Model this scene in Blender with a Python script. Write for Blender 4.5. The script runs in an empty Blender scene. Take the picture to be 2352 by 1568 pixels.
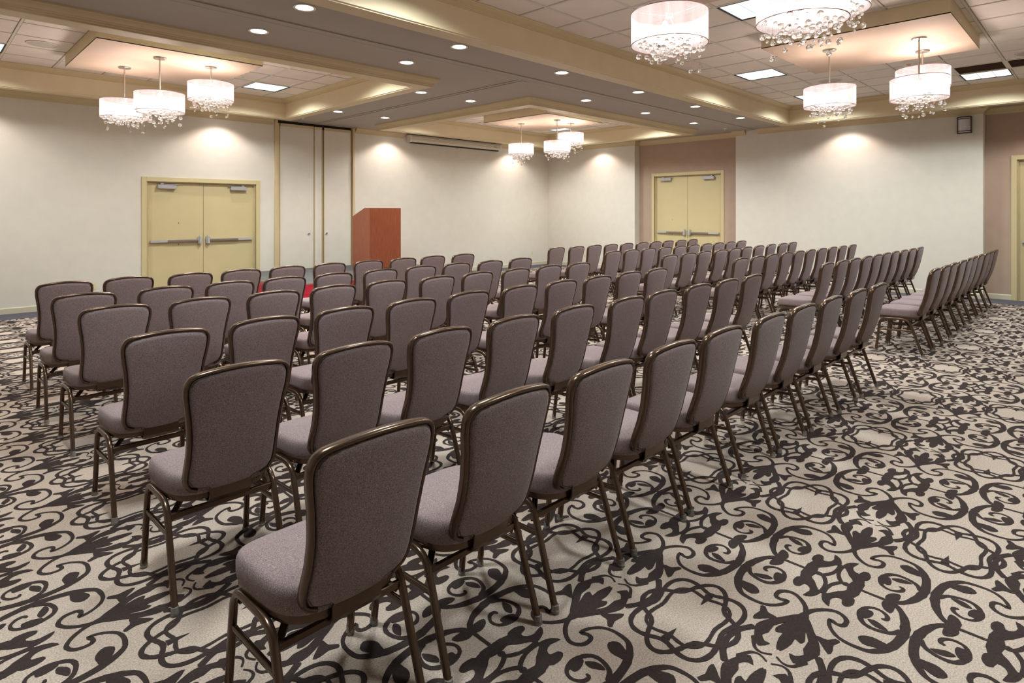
import bpy, bmesh, math, random
import numpy as np
from mathutils import Vector
from mathutils.geometry import tessellate_polygon
random.seed(7)
rng = np.random.default_rng(5)
SC = bpy.context.scene
COL = SC.collection

# ------------------------------------------------------------------ camera
CAM_H = 1.57
cam_d = bpy.data.cameras.new('camera')
cam = bpy.data.objects.new('camera', cam_d); COL.objects.link(cam)
cam_d.sensor_fit = 'HORIZONTAL'; cam_d.sensor_width = 36.0
cam_d.lens = 1380.0 * 36.0 / 2352.0
cam_d.shift_y = -(784.0 - 485.0) / 2352.0
cam_d.clip_start = 0.05
cam.location = (0, 0, CAM_H)
cam.rotation_euler = (math.radians(90), 0, math.radians(44.833 - 90))
SC.camera = cam

# ------------------------------------------------------------------ world, exposure
w = bpy.data.worlds.new('world'); SC.world = w; w.use_nodes = True
w.node_tree.nodes['Background'].inputs[0].default_value = (1.0, 0.93, 0.86, 1)
w.node_tree.nodes['Background'].inputs[1].default_value = 0.3
SC.view_settings.view_transform = 'Standard'
SC.view_settings.look = 'None'
SC.view_settings.gamma = 1.0
SC.view_settings.use_curve_mapping = False
SC.view_settings.exposure = 0.24
SC.cycles.use_denoising = True
SC.cycles.max_bounces = 9
SC.cycles.diffuse_bounces = 5
SC.cycles.glossy_bounces = 3
SC.cycles.transmission_bounces = 5
SC.cycles.transparent_max_bounces = 8
SC.cycles.caustics_reflective = False
SC.cycles.caustics_refractive = False
SC.cycles.sample_clamp_indirect = 6.0

# light strengths (all are lamps the room has)
P_TROFFER = 51.0
P_CAN = 42.0
P_CHAND = 36.0
C_COOL = (0.88, 0.97, 0.97)
C_WARM = (1.0, 0.83, 0.72)
C_PINK = (1.0, 0.84, 0.76)

# ------------------------------------------------------------------ helpers
def prop(o, label=None, cat=None, group=None, kind=None):
    if label: o['label'] = label
    if cat: o['category'] = cat
    if group: o['group'] = group
    if kind: o['kind'] = kind
    return o
def empty(name, loc=(0, 0, 0), rz=0.0):
    o = bpy.data.objects.new(name, None); COL.objects.link(o)
    o.empty_display_size = 0.1
    o.location = loc; o.rotation_euler = (0, 0, rz); return o
class MB:
    """collects verts and faces of one mesh"""
    def __init__(s): s.v = []; s.f = []
    def add(s, V, F):
        b = len(s.v); s.v += [tuple(p) for p in V]; s.f += [tuple(i + b for i in f) for f in F]; return s
    def box(s, x0, x1, y0, y1, z0, z1, c=0.0):
        if c <= 0:
            V = [(x, y, z) for z in (z0, z1) for y in (y0, y1) for x in (x0, x1)]
            return s.add(V, [(0, 2, 3, 1), (4, 5, 7, 6), (0, 1, 5, 4), (2, 6, 7, 3), (0, 4, 6, 2), (1, 3, 7, 5)])
        bm = bmesh.new(); bmesh.ops.create_cube(bm, size=1)
        bmesh.ops.scale(bm, vec=(x1 - x0, y1 - y0, z1 - z0), verts=bm.verts)
        bmesh.ops.translate(bm, vec=((x0 + x1) / 2, (y0 + y1) / 2, (z0 + z1) / 2), verts=bm.verts)
        bmesh.ops.bevel(bm, geom=bm.edges[:], offset=c, segments=2, affect='EDGES')
        bm.verts.index_update()
        V = [v.co[:] for v in bm.verts]; F = [[v.index for v in f.verts] for f in bm.faces]
        bm.free(); return s.add(V, F)
    def lathe(s, prof, cx=0, cy=0, cz=0, n=24, caps=True):
        V = []; F = []; m = len(prof)
        for i in range(n):
            a = 2 * math.pi * i / n
            for r, z in prof: V.append((cx + r * math.cos(a), cy + r * math.sin(a), cz + z))
        for i in range(n):
            for j in range(m - 1):
                a = i * m + j; b = ((i + 1) % n) * m + j
                F.append((a, b, b + 1, a + 1))
        if caps:
            F.append(tuple(i * m for i in reversed(range(n)))); F.append(tuple(i * m + m - 1 for i in range(n)))
        return s.add(V, F)
    def sweep(s, path, prof, ref, closed=False, caps=True):
        """prof points (a along ref, b along in-plane normal)"""
        P = [Vector(p) for p in path]; R = Vector(ref).normalized(); n = len(P); V = []
        for i, p in enumerate(P):
            if closed: t = (P[(i + 1) % n] - P[i - 1])
            else: t = P[min(i + 1, n - 1)] - P[max(i - 1, 0)]
            t.normalize(); b = t.cross(R).normalized(); a = b.cross(t).normalized()
            k = 1.0
            if (0 < i < n - 1) or closed:
                t1 = (P[i] - P[i - 1]).normalized(); k = 1 / max(0.5, abs(t.dot(t1)))
            for u, q in prof: V.append(p + a * u + b * q * k)
        m = len(prof); F = []
        for i in range(n if closed else n - 1):
            for j in range(m):
                A = i * m + j; B = i * m + (j + 1) % m; C = ((i + 1) % n) * m
                F.append((A, B, C + (j + 1) % m, C + j))
        if caps and not closed:
            F.append(tuple(reversed(range(m)))); F.append(tuple((n - 1) * m + j for j in range(m)))
        return s.add(V, F)
    def rings(s, rings, cap0=True, cap1=True):
        m = len(rings[0]); V = [p for r in rings for p in r]; F = []
        for i in range(len(rings) - 1):
            for j in range(m):
                F.append((i * m + j, i * m + (j + 1) % m, (i + 1) * m + (j + 1) % m, (i + 1) * m + j))
        if cap0: F.append(tuple(reversed(range(m))))
        if cap1: F.append(tuple((len(rings) - 1) * m + j for j in range(m)))
        return s.add(V, F)
    def mesh(s, name, mat, smooth=False, angle=40):
        me = bpy.data.meshes.new(name); me.from_pydata([tuple(v) for v in s.v], [], s.f)
        me.materials.append(mat); me.validate(); me.update()
        bm = bmesh.new(); bm.from_mesh(me); bmesh.ops.recalc_face_normals(bm, faces=bm.faces); bm.to_mesh(me); bm.free()
        if smooth:
            me.polygons.foreach_set('use_smooth', [True] * len(me.polygons))
            me.set_sharp_from_angle(angle=math.radians(angle))
        return me
    def obj(s, name, mat, parent=None, smooth=False, angle=40, loc=None, rz=0):
        o = bpy.data.objects.new(name, s.mesh(name, mat, smooth, angle)); COL.objects.link(o)
        if parent: o.parent = parent
        if loc: o.location = loc
        if rz: o.rotation_euler = (0, 0, rz)
        return o
def link_mesh(name, me, parent=None, loc=(0, 0, 0), rot=(0, 0, 0), scale=(1, 1, 1)):
    o = bpy.data.objects.new(name, me); COL.objects.link(o); o.parent = parent
    o.location = loc; o.rotation_euler = rot; o.scale = scale; return o
def copy_tree(o, parent=None):
    c = o.copy(); COL.objects.link(c); c.parent = parent
    for ch in KIDS.get(o.name, ()): copy_tree(ch, c)
    return c
KIDS = {}
def index_kids():
    KIDS.clear()
    for o in bpy.data.objects:
        if o.parent: KIDS.setdefault(o.parent.name, []).append(o)
def octo(a, b, c=0.3):
    """rounded rectangle section, half sizes a, b"""
    ca = min(a, b) * c
    return [(a, -b + ca), (a, b - ca), (a - ca, b), (-a + ca, b), (-a, b - ca), (-a, -b + ca), (-a + ca, -b), (a - ca, -b)]
def circ(r, n=8): return [(r * math.cos(2 * math.pi * i / n), r * math.sin(2 * math.pi * i / n)) for i in range(n)]
def catmull(P, sub, closed=False):
    out = []; n = len(P); rngi = range(n) if closed else range(n - 1)
    for i in rngi:
        p1 = P[i]; p2 = P[(i + 1) % n]
        p0 = P[i - 1] if (closed or i > 0) else P[0]
        p3 = P[(i + 2) % n] if (closed or i + 2 < n) else P[-1]
        for k in range(sub):
            t = k / sub
            out.append(tuple(0.5 * (2 * b + (c - a) * t + (2 * a - 5 * b + 4 * c - d) * t * t + (3 * b - a - 3 * c + d) * t ** 3) for a, b, c, d in zip(p0, p1, p2, p3)))
    if not closed: out.append(tuple(P[-1]))
    return out

# ------------------------------------------------------------------ materials
def srgb(r, g, b):
    def f(c):
        c /= 255.0
        return c / 12.92 if c <= 0.04045 else ((c + 0.055) / 1.055) ** 2.4
    return (f(r), f(g), f(b), 1.0)
def mat(name, col, rough=0.6, metal=0.0, noise=0.0, nscale=30.0, bump=0.0, bscale=200.0, spec=0.5, coat=0.0, stretch=None, col2=None, sheen=0.0):
    m = bpy.data.materials.new(name); m.use_nodes = True; nt = m.node_tree; b = nt.nodes['Principled BSDF']
    b.inputs['Base Color'].default_value = col; b.inputs['Roughness'].default_value = rough
    b.inputs['Metallic'].default_value = metal; b.inputs['Specular IOR Level'].default_value = spec
    if coat: b.inputs['Coat Weight'].default_value = coat; b.inputs['Coat Roughness'].default_value = 0.15
    if sheen: b.inputs['Sheen Weight'].default_value = sheen; b.inputs['Sheen Roughness'].default_value = 0.4
    tc = nt.nodes.new('ShaderNodeTexCoord')
    src = tc.outputs['Object']
    if stretch:
        mp = nt.nodes.new('ShaderNodeMapping'); mp.inputs['Scale'].default_value = stretch
        nt.links.new(src, mp.inputs['Vector']); src = mp.outputs['Vector']
    if noise:
        n = nt.nodes.new('ShaderNodeTexNoise'); n.inputs['Scale'].default_value = nscale; n.inputs['Detail'].default_value = 4
        nt.links.new(src, n.inputs['Vector'])
        r = nt.nodes.new('ShaderNodeValToRGB')
        a = col2 or tuple(max(0, c * (1 - noise)) for c in col[:3]) + (1,)
        r.color_ramp.elements[0].position = 0.3; r.color_ramp.elements[0].color = a
        r.color_ramp.elements[1].position = 0.7; r.color_ramp.elements[1].color = tuple(min(1, c * (1 + noise)) for c in col[:3]) + (1,)
        nt.links.new(n.outputs['Fac'], r.inputs['Fac']); nt.links.new(r.outputs['Color'], b.inputs['Base Color'])
    if bump:
        n2 = nt.nodes.new('ShaderNodeTexNoise'); n2.inputs['Scale'].default_value = bscale; n2.inputs['Detail'].default_value = 3
        nt.links.new(src, n2.inputs['Vector'])
        bp = nt.nodes.new('ShaderNodeBump'); bp.inputs['Strength'].default_value = bump; bp.inputs['Distance'].default_value = 0.002
        nt.links.new(n2.outputs['Fac'], bp.inputs['Height']); nt.links.new(bp.outputs['Normal'], b.inputs['Normal'])
    return m
def glow(name, col, strength, base=(0.8, 0.8, 0.8, 1)):
    m = bpy.data.materials.new(name); m.use_nodes = True; b = m.node_tree.nodes['Principled BSDF']
    b.inputs['Base Color'].default_value = base
    b.inputs['Emission Color'].default_value = (*col, 1); b.inputs['Emission Strength'].default_value = strength
    return m
M = {}
M['wall'] = mat('cream_wallcovering', srgb(218, 212, 200), 0.7, noise=0.025, nscale=6, bump=0.25, bscale=260)
M['wall_tan'] = mat('taupe_wallcovering', srgb(176, 152, 134), 0.75, noise=0.03, nscale=6, bump=0.25, bscale=260)
M['soffit'] = mat('soffit_paint', srgb(168, 160, 150), 0.8, noise=0.02, nscale=3)
M['trim'] = mat('tan_trim_paint', srgb(203, 184, 146), 0.45, noise=0.03, nscale=5)
M['face'] = mat('coffer_face_paint', srgb(216, 199, 166), 0.6, noise=0.03, nscale=4)
M['base'] = mat('baseboard_paint', srgb(205, 196, 172), 0.5)
M['door'] = mat('door_paint', srgb(205, 189, 145), 0.42, noise=0.02, nscale=4)
M['tile'] = mat('ceiling_tile', srgb(232, 221, 211), 0.9, noise=0.03, nscale=4, bump=0.4, bscale=160)
M['grid'] = mat('ceiling_grid_white', srgb(214, 206, 194), 0.5)
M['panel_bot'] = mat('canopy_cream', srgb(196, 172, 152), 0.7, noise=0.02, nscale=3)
M['carpet'] = mat('carpet_beige', srgb(186, 170, 157), 0.95, noise=0.30, nscale=170, bump=0.9, bscale=330, spec=0.1)
M['carpet_dark'] = mat('carpet_charcoal', srgb(60, 51, 49), 0.95, noise=0.3, nscale=260, bump=0.9, bscale=330, spec=0.1)
M['border'] = mat('carpet_slate', srgb(88, 86, 94), 0.95, noise=0.12, nscale=200, bump=0.6, bscale=300, spec=0.1)
M['fabric'] = mat('mauve_grey_fabric', srgb(138, 122, 122), 0.9, noise=0.5, nscale=300, bump=0.5, bscale=420, spec=0.15, sheen=0.15)
M['bronze'] = mat('bronze_frame_paint', srgb(98, 79, 65), 0.24, metal=0.7, noise=0.05, nscale=40)
M['piping'] = mat('dark_welt', srgb(62, 53, 51), 0.8)
M['steel'] = mat('brushed_steel', srgb(205, 205, 203), 0.32, metal=0.45, noise=0.05, nscale=60)
M['bronze_steel'] = mat('brushed_warm_steel', srgb(170, 155, 138), 0.35, metal=0.8)
M['closer'] = mat('closer_grey', srgb(178, 176, 176), 0.4, metal=0.3)
M['dark'] = mat('dark_gap', srgb(38, 33, 29), 0.8)
M['wood'] = mat('mahogany_veneer', srgb(150, 78, 48), 0.35, noise=0.22, nscale=9, stretch=(7, 7, 0.5), coat=0.2)
M['red'] = mat('crimson_satin', srgb(176, 10, 44), 0.5, sheen=0.4)
M['deck'] = mat('stage_charcoal', srgb(82, 84, 84), 0.75, noise=0.12, nscale=8)
M['alu'] = mat('aluminium_edge', srgb(190, 188, 182), 0.35, metal=0.8)
M['white'] = mat('white_enamel', srgb(228, 224, 214), 0.4)
M['screen_case'] = mat('screen_case_enamel', srgb(214, 205, 186), 0.3, spec=0.6)
M['plate'] = mat('ivory_plate', srgb(222, 210, 170), 0.4)
M['grille'] = mat('bronze_grille', srgb(140, 120, 104), 0.6)
M['speaker'] = mat('speaker_grille', srgb(190, 180, 172), 0.7, noise=0.1, nscale=300)
M['rodmetal'] = mat('satin_nickel', srgb(200, 190, 180), 0.25, metal=0.9)
M['glide'] = mat('clear_plastic_glide', srgb(210, 205, 195), 0.1, spec=0.8)
M['glide'].node_tree.nodes['Principled BSDF'].inputs['Transmission Weight'].default_value = 0.7
M['crystal'] = mat('crystal_glass', (1, 1, 1, 1), 0.0)
b = M['crystal'].node_tree.nodes['Principled BSDF']
b.inputs['Transmission Weight'].default_value = 1.0; b.inputs['IOR'].default_value = 1.46
b.inputs['Emission Color'].default_value = (1, 1, 1, 1); b.inputs['Emission Strength'].default_value = 0.0
M['lens'] = glow('can_light_lens', (1.0, 0.93, 0.88), 14.0)
M['can'] = mat('can_reflector', srgb(240, 232, 224), 0.3)
M['bulb'] = glow('bulb_glow', (1.0, 0.90, 0.82), 30.0)
M['strobe'] = mat('strobe_lens', (0.95, 0.95, 0.95, 1), 0.1, spec=0.8)
M['redink'] = mat('red_lettering', srgb(200, 40, 40), 0.5)
def shade_mat():
    m = bpy.data.materials.new('sheer_pink_shade'); m.use_nodes = True; nt = m.node_tree; nt.nodes.clear()
    out = nt.nodes.new('ShaderNodeOutputMaterial'); mix = nt.nodes.new('ShaderNodeMixShader'); add = nt.nodes.new('ShaderNodeAddShader')
    tl = nt.nodes.new('ShaderNodeBsdfTranslucent'); tl.inputs[0].default_value = (0.16, 0.13, 0.13, 1)
    df = nt.nodes.new('ShaderNodeBsdfDiffuse'); df.inputs[0].default_value = (0.22, 0.19, 0.19, 1)
    tr = nt.nodes.new('ShaderNodeBsdfTransparent'); tr.inputs[0].default_value = (1, 1, 1, 1)
    mix2 = nt.nodes.new('ShaderNodeMixShader'); mix.inputs[0].default_value = 0.5; mix2.inputs[0].default_value = 0.36
    em = nt.nodes.new('ShaderNodeEmission'); em.inputs[0].default_value = (1.0, 0.90, 0.89, 1)
    tc = nt.nodes.new('ShaderNodeTexCoord'); mp = nt.nodes.new('ShaderNodeMapping'); mp.inputs['Scale'].default_value = (9, 9, 1.2)
    n = nt.nodes.new('ShaderNodeTexNoise'); n.inputs['Scale'].default_value = 1.6; n.inputs['Detail'].default_value = 3
    mr = nt.nodes.new('ShaderNodeMapRange'); mr.inputs['From Min'].default_value = 0.3; mr.inputs['From Max'].default_value = 0.7
    mr.inputs['To Min'].default_value = 0.34; mr.inputs['To Max'].default_value = 0.54
    L = nt.links
    L.new(tc.outputs['Object'], mp.inputs['Vector']); L.new(mp.outputs[0], n.inputs['Vector']); L.new(n.outputs['Fac'], mr.inputs['Value'])
    L.new(mr.outputs[0], em.inputs[1])
    L.new(tl.outputs[0], mix.inputs[1]); L.new(df.outputs[0], mix.inputs[2]); L.new(mix.outputs[0], mix2.inputs[1]); L.new(tr.outputs[0], mix2.inputs[2])
    L.new(mix2.outputs[0], add.inputs[0]); L.new(em.outputs[0], add.inputs[1]); L.new(add.outputs[0], out.inputs[0])
    return m
M['shade'] = shade_mat()
def plate_mat():
    m = bpy.data.materials.new('frosted_diffuser'); m.use_nodes = True; nt = m.node_tree; nt.nodes.clear()
    out = nt.nodes.new('ShaderNodeOutputMaterial'); mix = nt.nodes.new('ShaderNodeMixShader'); mix.inputs[0].default_value = 0.35
    tl = nt.nodes.new('ShaderNodeBsdfTranslucent'); tl.inputs[0].default_value = (0.5, 0.46, 0.46, 1)
    tr = nt.nodes.new('ShaderNodeBsdfTransparent')
    nt.links.new(tl.outputs[0], mix.inputs[1]); nt.links.new(tr.outputs[0], mix.inputs[2]); nt.links.new(mix.outputs[0], out.inputs[0])
    return m
M['plate_diff'] = plate_mat()
M['rim'] = mat('shade_rim_wire', srgb(150, 120, 115), 0.4, metal=0.6)
def troffer_lens():
    m = bpy.data.materials.new('troffer_lens_cells'); m.use_nodes = True; nt = m.node_tree; b = nt.nodes['Principled BSDF']
    b.inputs['Base Color'].default_value = (0.3, 0.33, 0.33, 1)
    b.inputs['Emission Color'].default_value = (0.86, 0.96, 1.0, 1); b.inputs['Emission Strength'].default_value = 0.9
    return m
M['troffer'] = troffer_lens()
M['sconce_glass'] = mat('frosted_glass', srgb(205, 200, 205), 0.35)
M['sconce_frame'] = mat('dark_bronze', srgb(58, 44, 38), 0.4, metal=0.5)

# ------------------------------------------------------------------ room constants
YL = 11.92      # left wall plane
XR = 13.52      # right wall plane
XD = 13.745     # recessed part of the right wall
X0R, Y0R = -2.6, -3.0   # the room goes on behind the camera
ZS = 3.42       # soffit
ZL = 3.30       # underside of the coffer frames
ZT = 3.652      # tile ceiling
ZP = 3.49       # underside of the hung canopies

# ------------------------------------------------------------------ floor
fl = MB().box(X0R, XD, Y0R, YL, -0.05, 0.0).obj('floor', M['carpet']); prop(fl, 'beige carpet with charcoal scrollwork pattern under the chair rows', kind='structure')
bd = MB()
bd.box(X0R, XR, YL - 0.64, YL, 0.0, 0.0016); bd.box(13.03, XR, Y0R, YL - 0.64, 0.0, 0.0016)
bd.box(XR, XD, 6.18, 8.86, 0.0, 0.0016); bd.box(XR, XD, Y0R, 1.6, 0.0, 0.0016)
prop(bd.obj('carpet_border', M['border'], fl), 'plain slate grey carpet border along the walls')
# carpet scrollwork: woven dark figure, one quarter of the repeat in millimetres from the star centre, mirrored both ways
S_ = [([(0,110),(0,138),(0,173),(1,207),(12,238),(51,268),(101,287),(158,298),(225,296),(284,284),(327,265),(364,235),(375,198),(375,155),(360,119),(323,88),(284,79),(294,103),(286,125),(252,127),(228,111),(218,80),(239,43),(281,11),(342,-7)],[12,12,13,15,18,22,27,31,31,28,24,19,15,13,12,12,13,14,16,16,14,14,14,16,22]),([(171,289),(204,266),(219,240),(226,207),(217,177),(188,156),(150,149),(106,159),(89,181),(90,207),(109,230),(133,233),(139,219)],[22,16,15,15,16,18,20,14,10,11,14,14,8]),([(132,5),(80,4),(40,14),(5,34),(-8,57)],[14,14,14,14,14]),([(583,91),(632,67),(643,38),(627,9)],[16,11,7,6]),([(529,106),(564,134),(621,153),(682,158),(732,143),(774,119)],[14,16,18,18,16,14])]
P_ = [[(156,143),(181,155),(181,174),(147,188),(120,185),(117,170),(120,156)],[(180,179),(202,201),(209,227),(200,253),(187,240),(171,212),(171,194)],[(315,182),(341,204),(334,234),(316,260),(285,272),(280,249),(278,222),(291,196)],[(37,193),(68,208),(80,232),(55,239),(17,234),(-9,208),(11,195)],[(145,4),(185,20),(203,50),(157,40),(127,51),(120,72),(150,80),(157,100),(128,115),(90,112),(73,98),(48,113),(12,112),(-20,113),(-66,107),(-104,91),(-71,68),(-36,81),(-1,81),(-6,58),(43,68),(72,46),(120,18),(120,6)],[(349,1),(478,-7),(583,-1),(577,12),(523,23),(488,22),(500,43),(478,52),(442,42),(400,29)],[(370,21),(424,38),(469,61),(522,61),(550,73),(577,53),(578,33),(616,60),(592,84),(548,103),(508,113),(459,96),(405,63)],[(341,-8),(361,-3),(398,34),(436,76),(383,49),(334,15)],[(419,70),(450,98),(485,133),(459,140),(424,133),(391,145),(384,128),(410,108),(413,87)]]
LX, LY = 1.30, 0.636
CX0, CY0 = 2.785, 0.84
def ribbon(pts, ws):
    q = catmull([(p[0], p[1], w_) for p, w_ in zip(pts, ws)], 3)
    V = []; T = []
    n = len(q)
    for i in range(n):
        a = q[max(i - 1, 0)]; c = q[min(i + 1, n - 1)]
        tx, ty = c[0] - a[0], c[1] - a[1]; l = math.hypot(tx, ty) or 1; nx, ny = -ty / l, tx / l
        h = (q[i][2] + 2.0) / 2 * 1.06 * random.uniform(0.9, 1.1)
        V.append((q[i][0] + nx * h, q[i][1] + ny * h)); V.append((q[i][0] - nx * h, q[i][1] - ny * h))
        if i: k = 2 * i; T += [(k - 2, k - 1, k + 1), (k - 2, k + 1, k)]
    for e, s in ((0, -1), (n - 1, 1)):      # round ends
        a = q[1] if e == 0 else q[-2]; tx, ty = q[e][0] - a[0], q[e][1] - a[1]; l = math.hypot(tx, ty) or 1
        b0 = len(V); V.append((q[e][0] + tx / l * q[e][2] / 2, q[e][1] + ty / l * q[e][2] / 2)); T.append((2 * e, 2 * e + 1, b0))
    return V, T
def flat_poly(pts):
    q = catmull(pts, 2, True)
    T = tessellate_polygon([[Vector((a, b, 0)) for a, b in q]])
    return [tuple(a) for a in q], [tuple(t) for t in T]
quarter = [ribbon(p, w_) for p, w_ in S_] + [flat_poly(p) for p in P_]
VV = []; TT = []; zi = 0
def put(V, T, sx, sy, z):
    b0 = len(VV)
    for a, b in V: VV.append((sx * a / 1000.0, -sy * b / 1000.0, z))
    for t in T: TT.append(tuple(i + b0 for i in t))
for sx in (1, -1):
    for sy in (1, -1):
        for V, T in quarter:
            zi += 1; put(V, T, sx, sy, 0.0008 + zi * 0.00002)
def foil(r0, amp, ph, wd, n=108):
    out = []
    for i in range(n + 1):
        t = 2 * math.pi * i / n; r = r0 + amp * math.cos(4 * t + ph)
        out.append((r * math.cos(t) * 262, r * math.sin(t) * 198))
    V = []; T = []
    for i, (x, y) in enumerate(out):
        x2, y2 = out[(i + 1) % n]; x1, y1 = out[(i - 1) % n]; tx, ty = x2 - x1, y2 - y1; l = math.hypot(tx, ty)
        h = wd / 2 * random.uniform(0.88, 1.12)
        V += [(x - ty / l * h, y + tx / l * h), (x + ty / l * h, y - tx / l * h)]
        if i: k = 2 * i; T += [(k - 2, k - 1, k + 1), (k - 2, k + 1, k)]
    return V, T
wreath = [foil(.85, .15, math.pi, 19), foil(.80, .16, 0, 19), foil(.64, .09, math.pi, 15)]
wreath += [([(-172, -16), (-172, 18), (-92, 3)], [(0, 1, 2)]), ([(172, -16), (172, 18), (92, 3)], [(0, 1, 2)])]
for V, T in wreath:
    zi += 1; put([(a + 650, b + 318) for a, b in V], T, 1, 1, 0.0008 + zi * 0.00002)
VV = np.array(VV); TT = np.array(TT)
allV = []; allT = []; nb = 0
for i in range(int((X0R - CX0) / LX) - 1, int((13.1 - CX0) / LX) + 2):
    for j in range(int((Y0R - CY0) / LY) - 1, int((11.4 - CY0) / LY) + 2):
        v = VV + np.array([CX0 + i * LX, CY0 + j * LY, 0])
        c = v[TT].mean(axis=1); mx = v[TT].max(axis=1); mn = v[TT].min(axis=1)
        keep = (mx[:, 0] < 13.03) & (mn[:, 0] > X0R) & (mx[:, 1] < YL - 0.64) & (mn[:, 1] > Y0R)
        if keep.any(): allV.append(v); allT.append(TT[keep] + nb); nb += len(v)
allV = np.concatenate(allV); allT = np.concatenate(allT)
n_ = np.cross(allV[allT[:, 1]] - allV[allT[:, 0]], allV[allT[:, 2]] - allV[allT[:, 0]])[:, 2]
flip = n_ < 0; allT[flip] = allT[flip][:, ::-1]
me = bpy.data.meshes.new('carpet_scrolls')
me.vertices.add(len(allV)); me.vertices.foreach_set('co', allV.astype(np.float32).ravel())
me.loops.add(allT.size); me.loops.foreach_set('vertex_index', allT.astype(np.int32).ravel())
me.polygons.add(len(allT)); me.polygons.foreach_set('loop_start', np.arange(0, allT.size, 3, dtype=np.int32)); me.polygons.foreach_set('loop_total', np.full(len(allT), 3, dtype=np.int32))
me.update(); me.validate(); me.materials.append(M['carpet_dark'])
prop(link_mesh('carpet_scrolls', me, fl), 'charcoal scroll, wreath and palmette figure woven in the beige carpet', kind='stuff')

# ------------------------------------------------------------------ walls
def wall_x(name, y0, y1, x0, x1, holes, label, m, top=ZS + 0.25):
    """wall slab running along x, holes = [(xa, xb, z_top)]"""
    mb = MB(); xs = x0
    for a, b, zt in sorted(holes):
        mb.box(xs, a, y0, y1, 0, top); mb.box(a, b, y0, y1, zt, top); xs = b
    mb.box(xs, x1, y0, y1, 0, top)
    return prop(mb.obj(name, m), label, kind='structure')
D1 = (2.94, 4.835, 2.095)
PW = (5.205, 7.005, ZS)
wall_x('wall_left', YL, YL + 0.35, X0R - 0.2, XD + 0.3, [D1, PW], 'long cream wall behind the stage and lectern', M['wall'])
MB().box(X0R, XD, YL + 0.5, YL + 0.55, 0, 3.7).obj('wall_left_backing', M['dark'], bpy.data.objects['wall_left'])
wr = MB(); wr.box(XR, XD + 0.3, 8.88, YL, 0, 3.7); wr.box(XR, XD + 0.3, 1.595, 6.135, 0, 3.7)
wr = prop(wr.obj('wall_right', M['wall']), 'cream wall sections either side of the recessed double door', kind='structure')
D2 = (6.60, 8.42, 2.475); D3 = (-0.75, 1.15, 2.475)
rc = MB()
for (a, b, d) in ((6.135, 8.88, D2), (Y0R - 0.2, 1.595, D3)):
    rc.box(XD, XD + 0.3, a, d[0], 0, 3.7); rc.box(XD, XD + 0.3, d[1], b, 0, 3.7); rc.box(XD, XD + 0.3, d[0], d[1], d[2], 3.7)
rc.box(XD + 0.4, XD + 0.45, Y0R, 9, 0, 3.7)
prop(rc.obj('wall_recess', M['wall_tan']), 'taupe recessed wall around the right hand double doors', kind='structure')
prop(MB().box(X0R - 0.2, X0R, Y0R, YL, 0, 3.7).obj('wall_rear', M['wall']), 'cream wall behind the camera', kind='structure')
prop(MB().box(X0R - 0.2, XD + 0.3, Y0R - 0.2, Y0R, 0, 3.7).obj('wall_near', M['wall']), 'cream wall on the camera side', kind='structure')

# baseboards
def bb_x(x0, x1, y): return MB().add([(x0, y, 0), (x1, y, 0), (x1, y - 0.014, 0), (x0, y - 0.014, 0), (x0, y, .095), (x1, y, .095), (x1, y - 0.014, .082), (x0, y - 0.014, .082), (x0, y - .007, .095), (x1, y - .007, .095)],
    [(0, 1, 2, 3), (3, 2, 6, 7), (7, 6, 9, 8), (8, 9, 5, 4), (0, 3, 7, 8, 4), (1, 5, 9, 6, 2)])
b1 = MB()
for a, b in ((X0R, 2.86), (4.92, 5.2), (7.01, XR)):
    t = bb_x(a, b, YL); b1.add(t.v, t.f)
prop(b1.obj('baseboard_left', M['base']), 'tan baseboard along the cream stage wall', kind='structure')
def bb_y(mb, y0, y1, x):
    mb.add([(x, y0, 0), (x, y1, 0), (x - 0.014, y1, 0), (x - 0.014, y0, 0), (x, y0, .095), (x, y1, .095), (x - 0.014, y1, .082), (x - 0.014, y0, .082), (x - .007, y0, .095), (x - .007, y1, .095)],
        [(0, 1, 2, 3), (3, 2, 6, 7), (7, 6, 9, 8), (8, 9, 5, 4), (0, 3, 7, 8, 4), (1, 5, 9, 6, 2)])
b2 = MB()
for a, b, x in ((8.88, YL, XR), (1.595, 6.135, XR), (6.135, 6.53, XD), (8.49, 8.88, XD), (1.215, 1.595, XD)): bb_y(b2, a, b, x)
prop(b2.obj('baseboard_right', M['base']), 'tan baseboard along the right hand wall', kind='structure')

# ------------------------------------------------------------------ ceiling
# coffers: inner rectangle (x0, x1, y0, y1), outer bottom rectangle
COF = {'left': ((-0.2, 4.98, 6.93, 10.95), (-0.4, 5.165, 6.72, 11.12)),
       'middle': ((7.32, 12.36, 6.88, 10.86), (7.125, 12.56, 6.68, 11.06)),
       'right': ((-0.05, 12.4, -0.53, 4.53), (-0.25, 12.6, -0.73, 4.73))}
ce = MB()
xs = sorted({X0R, XD, *[c[1][k] for c in COF.values() for k in (0, 1)]}); ys = sorted({Y0R, YL, *[c[1][k] for c in COF.values() for k in (2, 3)]})
for i in range(len(xs) - 1):
    for j in range(len(ys) - 1):
        cx, cy = (xs[i] + xs[i + 1]) / 2, (ys[j] + ys[j + 1]) / 2
        if any(o[0] < cx < o[1] and o[2] < cy < o[3] for _, o in COF.values()): continue
        ce.add([(xs[i], ys[j], ZS), (xs[i], ys[j + 1], ZS), (xs[i + 1], ys[j + 1], ZS), (xs[i + 1], ys[j], ZS)], [(0, 1, 2, 3)])
ceil = prop(ce.obj('ceiling', M['soffit']), 'grey beige soffit with three coffered tile fields', kind='structure')
roof = MB().box(X0R - .2, XD + .3, Y0R - .2, YL + .3, 3.70, 3.75).obj('ceiling_deck', M['soffit'], ceil)
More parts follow.
